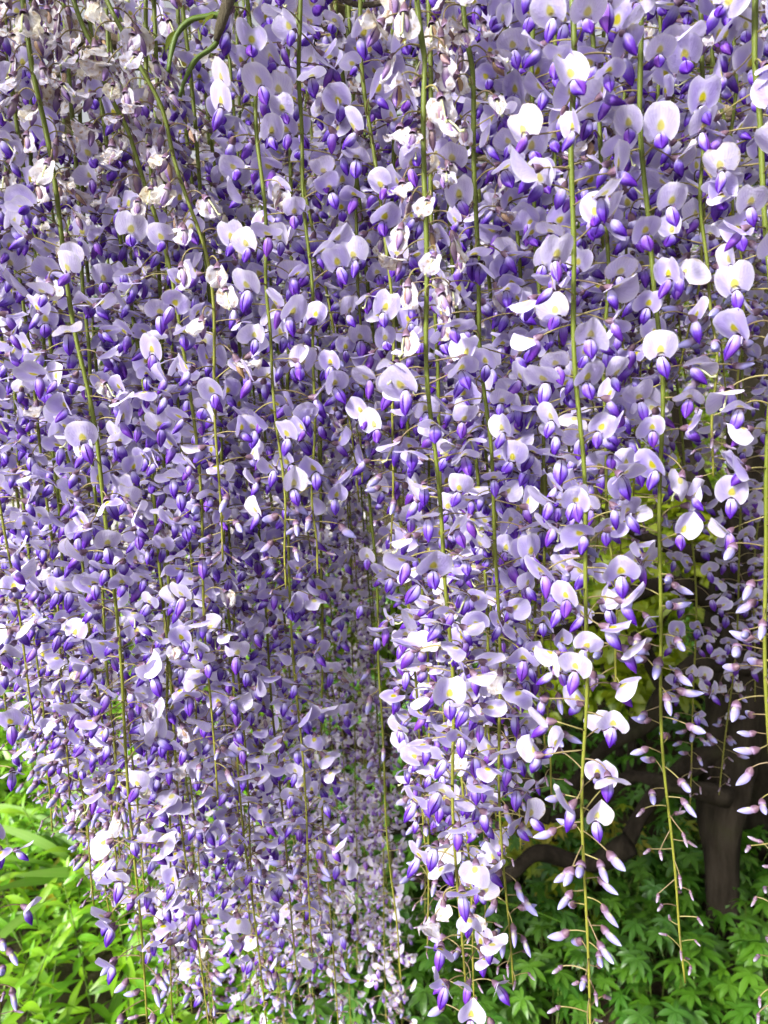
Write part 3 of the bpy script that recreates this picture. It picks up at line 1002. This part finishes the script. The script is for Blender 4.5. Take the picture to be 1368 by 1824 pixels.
# ------------------------------------------------------------------ leaves and plants
def leaf_mb(L, W, droop, fold, n=6, curl=0.0, tip=1.0):
    """One lance-shaped blade along +X from the origin, face up."""
    mb = MB()

    def f(a, s):
        u = 2 * a - 1
        w = W * math.sin(math.pi * min(s * 0.93 + 0.07, 1.0) ** tip) ** 0.9
        ang = droop * s
        x = L * (math.sin(ang) / ang if abs(ang) > 1e-4 else 1.0) * s if False else L * s * math.cos(ang * 0.6)
        z = -L * s * math.sin(ang * 0.6) + abs(u) * w * fold + curl * L * math.sin(6 * s) * 0.05 * u
        return (x, u * w, z)
    mb.grid(f, 2, n)
    return mb


LANCE = [leaf_mb(random.Random(k).uniform(0.07, 0.11), random.Random(k + 9).uniform(0.008, 0.012), (0.2, 0.6, 1.0, 0.4)[k % 4], 0.25, 6, 0.5).build('lance_leaf', [M_LANCE]) for k in range(6)]
LANCE_MB = [leaf_mb(random.Random(k).uniform(0.08, 0.12), 0.011, (0.2, 0.6, 1.0, 0.4)[k % 4], 0.25, 3) for k in range(4)]
STRAP = [leaf_mb(L * 1.1, W * 0.85, d, 0.28, 12, 0.6, 0.75).build('strap_leaf', [M_STRAP]) for L, W, d in ((0.5, 0.013, 1.2), (0.62, 0.016, 1.5), (0.42, 0.012, 0.8), (0.7, 0.015, 1.9))]
YLEAF = leaf_mb(0.26, 0.030, 0.7, 0.2, 8, 0.6).build('yellow_leaf', [M_YELLOW])


def palmate_mb(seed, fingers=7, L=0.045):
    rng = random.Random(seed)
    mb = MB()
    for k in range(fingers):
        a = (k - (fingers - 1) / 2) * R(46) + rng.gauss(0, 0.06)
        ln = L * (1 - 0.10 * abs(k - (fingers - 1) / 2)) * rng.uniform(0.9, 1.1)
        mb.join(leaf_mb(ln, ln * 0.17, rng.uniform(0.3, 0.9), 0.3, 4), 0, Matrix.Rotation(a, 4, 'Z') @ Matrix.Rotation(rng.gauss(-0.1, 0.12), 4, 'Y'))
    return mb


PALM_MB = [palmate_mb(k) for k in range(4)]
PALM = [m.build('palmate_leaf', [M_PALM]) for m in PALM_MB]
PALM_Y = [m.build('golden_leaf', [M_SHRUB]) for m in PALM_MB] + [m.build('golden_leaf', [M_YELLOW]) for m in PALM_MB[:2]]


def leafM(base, az, elev, s, roll=0.0):
    return Matrix.Translation(base) @ Matrix.Rotation(az, 4, 'Z') @ Matrix.Rotation(-elev, 4, 'Y') @ Matrix.Rotation(roll, 4, 'X') @ Matrix.Scale(s, 4)


def beside(x, y, marks):
    q = to_px((x, y, 0.1))
    return min(marks, key=lambda m: (m[0] - q[0]) ** 2 + (m[1] - q[1]) ** 2)[2]


LM = [(165, 1540, 'beside the arching strap leaf clump'), (90, 1650, 'beside the yellowing plant'), (330, 1640, 'under the curtain hem'), (20, 1480, 'in front of the further strap leaf clump'), (20, 1850, 'under the sparse raceme at the curtain edge'), (240, 1850, 'under the slanting raceme tip')]
PM = [(1290, 1690, 'at the foot of the dark trunk'), (1210, 1760, 'under the curved tip of the tapering raceme'), (1050, 1780, 'under the raceme ending in pale buds'), (760, 1750, 'beside the strap leaf clump under the curtain end'), (1100, 1620, 'behind the crooked low branch'), (1380, 1850, 'under the raceme of plump buds'), (620, 1750, 'beneath the thick of the curtain hem'), (900, 1650, 'under the racemes of flat white banners')]


def lance_plant(x, y, h, rng, label):
    root = bpy.data.objects.new('leafy_plant', None)
    COL.objects.link(root)
    root.location = (x, y, -0.005)
    tag(root, label, 'plant', 'lance-leaved plants over the bed')
    lx, ly = rng.gauss(0, 0.06), rng.gauss(0, 0.06)
    pt = lambda t: Vector((lx * t * t, ly * t * t, h * t))
    mb = MB()
    mb.tube([pt(t) for t in (0, 0.25, 0.5, 0.75, 1)], [0.003, 0.003, 0.0026, 0.002, 0.0012], 5, 0)
    obj('stem', mb.build('plant_stem', [M_SHOOT]), root)
    n = int(h / 0.0165)
    az = rng.uniform(0, 6)
    for k in range(n):
        t = 0.22 + 0.78 * k / (n - 1)
        az += 2.4 + rng.gauss(0, 0.2)
        el = rng.uniform(-0.1, 0.5) + 0.9 * max(t - 0.75, 0) * 3
        obj('leaf', rng.choice(LANCE), root, leafM(pt(t), az, el, rng.uniform(0.8, 1.2) * (0.6 if t > 0.95 else 1.0), rng.gauss(0, 0.3)))


rng = random.Random(21)
n_pl = 0
tries = 0
spots = []
while n_pl < 130 and tries < 4000:
    tries += 1
    px, py = rng.uniform(-120, 520), rng.uniform(1380, 1990)
    p = ground_at(px, py)
    if min([(p.x - a) ** 2 + (p.y - b) ** 2 for a, b in spots] or [9]) < 0.075 ** 2:
        continue
    spots.append((p.x, p.y))
    h = rng.uniform(0.20, 0.40)
    lance_plant(p.x, p.y, h, rng, ('tall' if h > 0.30 else 'low') + ' bright green lance-leaved plant ' + beside(p.x, p.y, LM))
    n_pl += 1

# the rest of the bed, further off, reads as one mass
mb = MB()
for k in range(2600):
    x, y = rng.uniform(-4.6, -0.45), rng.uniform(2.2, 6.6)
    h = rng.uniform(0.12, 0.40)
    for q in range(6):
        mb.join(rng.choice(LANCE_MB), 0, leafM(Vector((x + rng.gauss(0, 0.04), y + rng.gauss(0, 0.04), h * rng.uniform(0.3, 1))), rng.uniform(0, 6.28), rng.uniform(-0.1, 0.9), rng.uniform(0.8, 1.4), rng.gauss(0, 0.4)))
tag(obj('undergrowth', mb.build('undergrowth', [M_LANCE])), 'mass of bright green lance leaves filling the bed', 'plants', kind='stuff')


def strap_clump(x, y, n, label, rng, aim=None):
    root = bpy.data.objects.new('strap_leaf_clump', None)
    COL.objects.link(root)
    root.location = (x, y, -0.005)
    tag(root, label, 'plant')
    for k in range(n):
        az = rng.uniform(0, 6.28) if aim is None else aim + rng.gauss(0, 0.6)
        obj('leaf', rng.choice(STRAP), root, leafM(Vector((rng.gauss(0, 0.02), rng.gauss(0, 0.02), 0)), az, rng.uniform(0.7, 1.35), rng.uniform(0.85, 1.2), rng.gauss(0, 0.2)))


c = ground_at(235, 1640)
strap_clump(c.x, c.y, 26, 'clump of long arching strap leaves among the lance-leaved plants', rng, R(158))
c = ground_at(330, 1640)
strap_clump(c.x, c.y, 16, 'clump of strap leaves half hidden under the curtain hem', rng)
c = ground_at(60, 1330)
strap_clump(c.x, c.y, 18, 'strap leaf clump standing further back near the gravel path', rng)
c = ground_at(700, 1700)
strap_clump(c.x, c.y, 14, 'strap leaf clump under the end of the curtain', rng)
yp = bpy.data.objects.new('yellowing_plant', None)
COL.objects.link(yp)
c = ground_at(90, 1660)
yp.location = (c.x, c.y, 0)
tag(yp, 'plant with broad yellowing leaves among the bright green ones', 'plant')
for az, el in ((R(20), 0.75), (R(60), 0.95), (R(200), 0.8), (R(300), 0.7)):
    obj('leaf', YLEAF, yp, leafM(Vector((0, 0, 0.12)), az, el, 0.8))
mb = MB()
mb.tube([(0, 0, -0.01), (0, 0, 0.07), (0, 0, 0.13)], 0.005, 6, 0)
obj('stem', mb.build('plant_stem', [M_SHOOT]), yp)


def palm_plant(x, y, rng, leaves=None, lab=None, grp='palmate plants below the tree'):
    nl = rng.randint(9, 13)
    root = bpy.data.objects.new('palmate_plant', None)
    COL.objects.link(root)
    root.location = (x, y, -0.005)
    tag(root, lab or ('full' if nl > 10 else 'thin') + ' dark green plant with finger-like leaves ' + beside(x, y, PM), 'plant', grp)
    for k in range(nl):
        az = rng.uniform(0, 6.28)
        h = rng.uniform(0.10, 0.24)
        d = Vector((math.cos(az), math.sin(az), 0)) * rng.uniform(0.02, 0.10)
        mb_ = PSTALK[rng.randrange(3)]
        M = Matrix.Translation(d + Vector((0, 0, h))) @ Matrix.Rotation(az, 4, 'Z') @ Matrix.Rotation(rng.uniform(0.0, 0.7), 4, 'Y') @ Matrix.Scale(rng.uniform(0.85, 1.35), 4)
        obj('leaf', rng.choice(leaves or PALM), root, M)
        top = d + Vector((0, 0, h))
        q = Vector((0, 0, 1)).rotation_difference(top.normalized()).to_matrix().to_4x4()
        obj('leaf_stalk', mb_, root, q @ Matrix.Diagonal((1, 1, top.length, 1)))


PSTALK = []
for k in range(3):
    mb = MB()
    mb.tube([(0, 0, 0), (0.004 * k, 0.002, 0.5), (0, 0, 1.0)], 0.0012, 4, 0)
    PSTALK.append(mb.build('leaf_stalk', [M_SHOOT]))
n_pl, spots, tries = 0, [], 0
while n_pl < 90 and tries < 4000:
    tries += 1
    px, py = rng.uniform(540, 1440), rng.uniform(1580, 1960)
    p = ground_at(px, py)
    if min([(p.x - a) ** 2 + (p.y - b) ** 2 for a, b in spots] or [9]) < 0.085 ** 2:
        continue
    spots.append((p.x, p.y))
    palm_plant(p.x, p.y, rng)
    n_pl += 1
for px, py in ((950, 1600), (1010, 1570), (975, 1650), (1045, 1610), (925, 1555), (1075, 1560), (1140, 1590), (1345, 1440), (1225, 1560), (1330, 1560), (880, 1640), (1010, 1690)):
    p = ground_at(px, py)
    palm_plant(p.x, p.y, rng, PALM_Y, 'low golden-leaved plant among the dark green ones ' + beside(p.x, p.y, PM), 'golden plants below the tree')
mb = MB()
for k in range(2600):
    x, y = rng.uniform(-0.5, 3.4), rng.uniform(2.1, 5.2)
    mb.join(rng.choice(PALM_MB), 0, Matrix.Translation((x, y, rng.uniform(0.06, 0.26))) @ Matrix.Rotation(rng.uniform(0, 6.28), 4, 'Z') @ Matrix.Rotation(rng.uniform(0, 0.8), 4, 'Y') @ Matrix.Scale(rng.uniform(1.0, 1.8), 4))
tag(obj('ground_cover', mb.build('ground_cover', [M_PALM])), 'mass of dark green finger-like leaves behind the tree', 'plants', kind='stuff')

# shrubs with yellow-green leaves behind the branches
def leaf_cloud(rng, n, rx, ry, rz, size, clumps=14, lm=None):
    cs = []
    for _ in range(clumps):
        v = Vector((rng.gauss(0, 1), rng.gauss(0, 1), rng.gauss(0, 1))).normalized() * rng.uniform(0.35, 0.95)
        cs.append((Vector((v.x * rx, v.y * ry, v.z * rz)), rng.uniform(0.22, 0.42)))
    mb = MB()
    base = leaf_mb(size, size * 0.30, 0.5, 0.25, 3)
    for _ in range(n):
        c, r = rng.choice(cs)
        q = Vector((rng.gauss(0, 1), rng.gauss(0, 1), rng.gauss(0, 1)))
        q = q.normalized() * r * rng.uniform(0.4, 1.0) ** 0.5
        p = c + Vector((q.x * rx, q.y * ry, q.z * rz))
        mb.join(base, 0, leafM(p, rng.uniform(0, 6.28), rng.uniform(-0.7, 0.6), rng.uniform(0.7, 1.3), rng.gauss(0, 0.5)))
    return mb


def shrub(x, y, h, w, n, size, mat, label, name='shrub', cat='shrub', group=None, trunk=0.02, stemh=0.25):
    root = bpy.data.objects.new(name, None)
    COL.objects.link(root)
    root.location = (x, y, -0.01)
    tag(root, label, cat, group)
    r2 = random.Random(int(x * 977 + y * 131))
    zc = h * (1 + stemh) * 0.5
    cl = leaf_cloud(r2, n, w, w, h * (1 - stemh) * 0.5, size, 16)
    o = obj('crown', cl.build('crown', [mat]), root)
    o.location = (0, 0, zc)
    limb('trunk', [Vector((x, y, -0.02)), Vector((x + 0.03 * w, y, zc * 0.5)), Vector((x, y + 0.05 * w, zc))], trunk, trunk * 0.5, 8, M_BARK, root, 7, int(x * 31))
    for k in range(4):
        a = 6.28 * k / 4 + r2.uniform(0, 1)
        limb('branch', [Vector((x, y, zc * 0.55)), Vector((x + math.cos(a) * w * 0.35, y + math.sin(a) * w * 0.35, zc * 0.95)), Vector((x + math.cos(a) * w * 0.7, y + math.sin(a) * w * 0.7, zc * 1.2))], trunk * 0.55, trunk * 0.2, 8, M_BARK, root, 6, k)
    return root


YS = 'yellow-green shrub glowing '
SHR = [(1120, 1200, 2.5, 1.15, 0.30, 'behind the raceme ending in pale buds'), (1250, 1000, 4.2, 1.5, 0.55, 'far behind the leaning trunk'), (960, 1180, 4.4, 1.3, 0.5, 'far behind the crooked branches'),
       (1330, 760, 5.2, 2.3, 0.8, 'tall and far behind the large-flowered raceme'), (1140, 1010, 2.9, 1.45, 0.22, 'above the topmost crooked branch'), (1100, 1290, 2.7, 0.95, 0.26, 'between the crooked branches'),
       (1245, 1150, 3.1, 1.25, 0.18, 'close against the leaning trunk'), (960, 1400, 2.8, 0.8, 0.22, 'below the lowest crooked branch'), (1345, 1430, 2.9, 0.75, 0.2, 'at the foot of the second trunk'), (1330, 500, 3.2, 2.3, 0.25, 'through the gap beside the large-flowered raceme')]
for px, py, Y, h, w, where in SHR:
    p = at(px, py, Y)
    shrub(p.x, p.y, h, w, 900 if w > 0.2 else 500, 0.055, M_SHRUB, YS + where, group='yellow-green shrubs behind the branches')
p = at(676, 1150, 1.75)
shrub(p.x, p.y, 1.10, 0.10, 70, 0.085, M_SHRUB, 'slim sapling with a few yellow-green leaves behind the thin bare raceme stem', 'sapling', 'sapling', None, 0.006, 0.72)

# broad trees beyond the garden
TREES = [(3.5, 9.0, 5.5, 2.2), (6.5, 12.0, 7.0, 3.0), (0.8, 14.0, 6.0, 2.6), (-2.5, 22.0, 6.5, 3.0), (9.5, 8.0, 6.0, 2.6), (-9.0, 26.0, 8.0, 4.0), (-16.0, 30.0, 9.0, 4.5), (4.0, 22.0, 9.0, 4.2)]
for x, y, h, w in TREES:
    shrub(x, y, h, w, 2600, 0.26, M_TREE, 'broad green tree standing far beyond the garden beds', 'tree', 'tree', 'trees beyond the garden', 0.14, 0.3)

# ------------------------------------------------------------------ green shoots and leaves among the vine at the top
def shoot(px, Y, r, label, leaves=0):
    pts = [at(x, y, Y) for x, y in px]
    root = bpy.data.objects.new('green_shoot', None)
    COL.objects.link(root)
    root.location = pts[0]
    tag(root, label, 'vine shoot')
    limb('stem', pts, r, r * 0.7, 20, M_SHOOT, root, 8, len(px))
    r2 = random.Random(len(label))
    path = smooth_path(pts, 12)
    for k in range(leaves):
        p = path[3 + k * 8 // max(leaves, 1)] - pts[0]
        obj('leaf', WL, root, leafM(p, r2.uniform(0, 6.28), r2.uniform(-0.6, 0.3), r2.uniform(0.7, 1.1), r2.gauss(0, 0.5)))


WL = leaf_mb(0.022, 0.004, 0.8, 0.3, 6).build('wisteria_leaf', [M_WLEAF])
shoot([(420, -60), (395, 20), (378, 28), (340, 36), (316, 60), (305, 95), (300, 128)], 0.56, 0.0023, 'arching green vine shoot bending down beside the pale twig', 2)
shoot([(430, -60), (408, 20), (385, 78), (350, 105), (330, 140), (320, 172)], 0.57, 0.0021, 'knobbly green vine shoot forking below the arching one', 1)
shoot([(640, -80), (650, 60), (648, 190), (655, 330)], 0.80, 0.0022, 'straight thin green shoot hanging below the dark vine branch', 5)
mb = MB()
mb.tube([at(x, y, 0.54) - at(425, -60, 0.54) for x, y in ((425, -60), (405, 5), (392, 48), (385, 72))], [0.0045, 0.004, 0.0034, 0.002], 8, 0)
o = obj('pale_twig', mb.build('pale_twig', [M_TWIG]))
o.location = at(425, -60, 0.54)
tag(o, 'short pale grey twig above the green shoots', 'twig')
mb = MB()
pp = smooth_path([at(x, y, 1.15) for x, y in ((480, 95), (560, 60), (620, 70), (670, 88), (760, 70), (860, 95))], 30)
mb.tube(pp, [0.020 + 0.003 * math.sin(i) for i in range(30)], 9, 0)
tag(obj('vine_branch', mb.build('vine_branch', [M_BARK])), 'thick dark vine branch crossing under the bright sky gap', 'vine branch')
mb = MB()
mb.tube(smooth_path([at(x, y, 0.62) for x, y in ((560, -30), (620, 4), (660, 9), (700, -6), (730, -40))], 20), 0.0022, 7, 0)
tag(obj('pale_twig', mb.build('pale_twig', [M_TWIG])), 'thin pale twig looping at the very top', 'twig')
print('objects', len(bpy.data.objects))
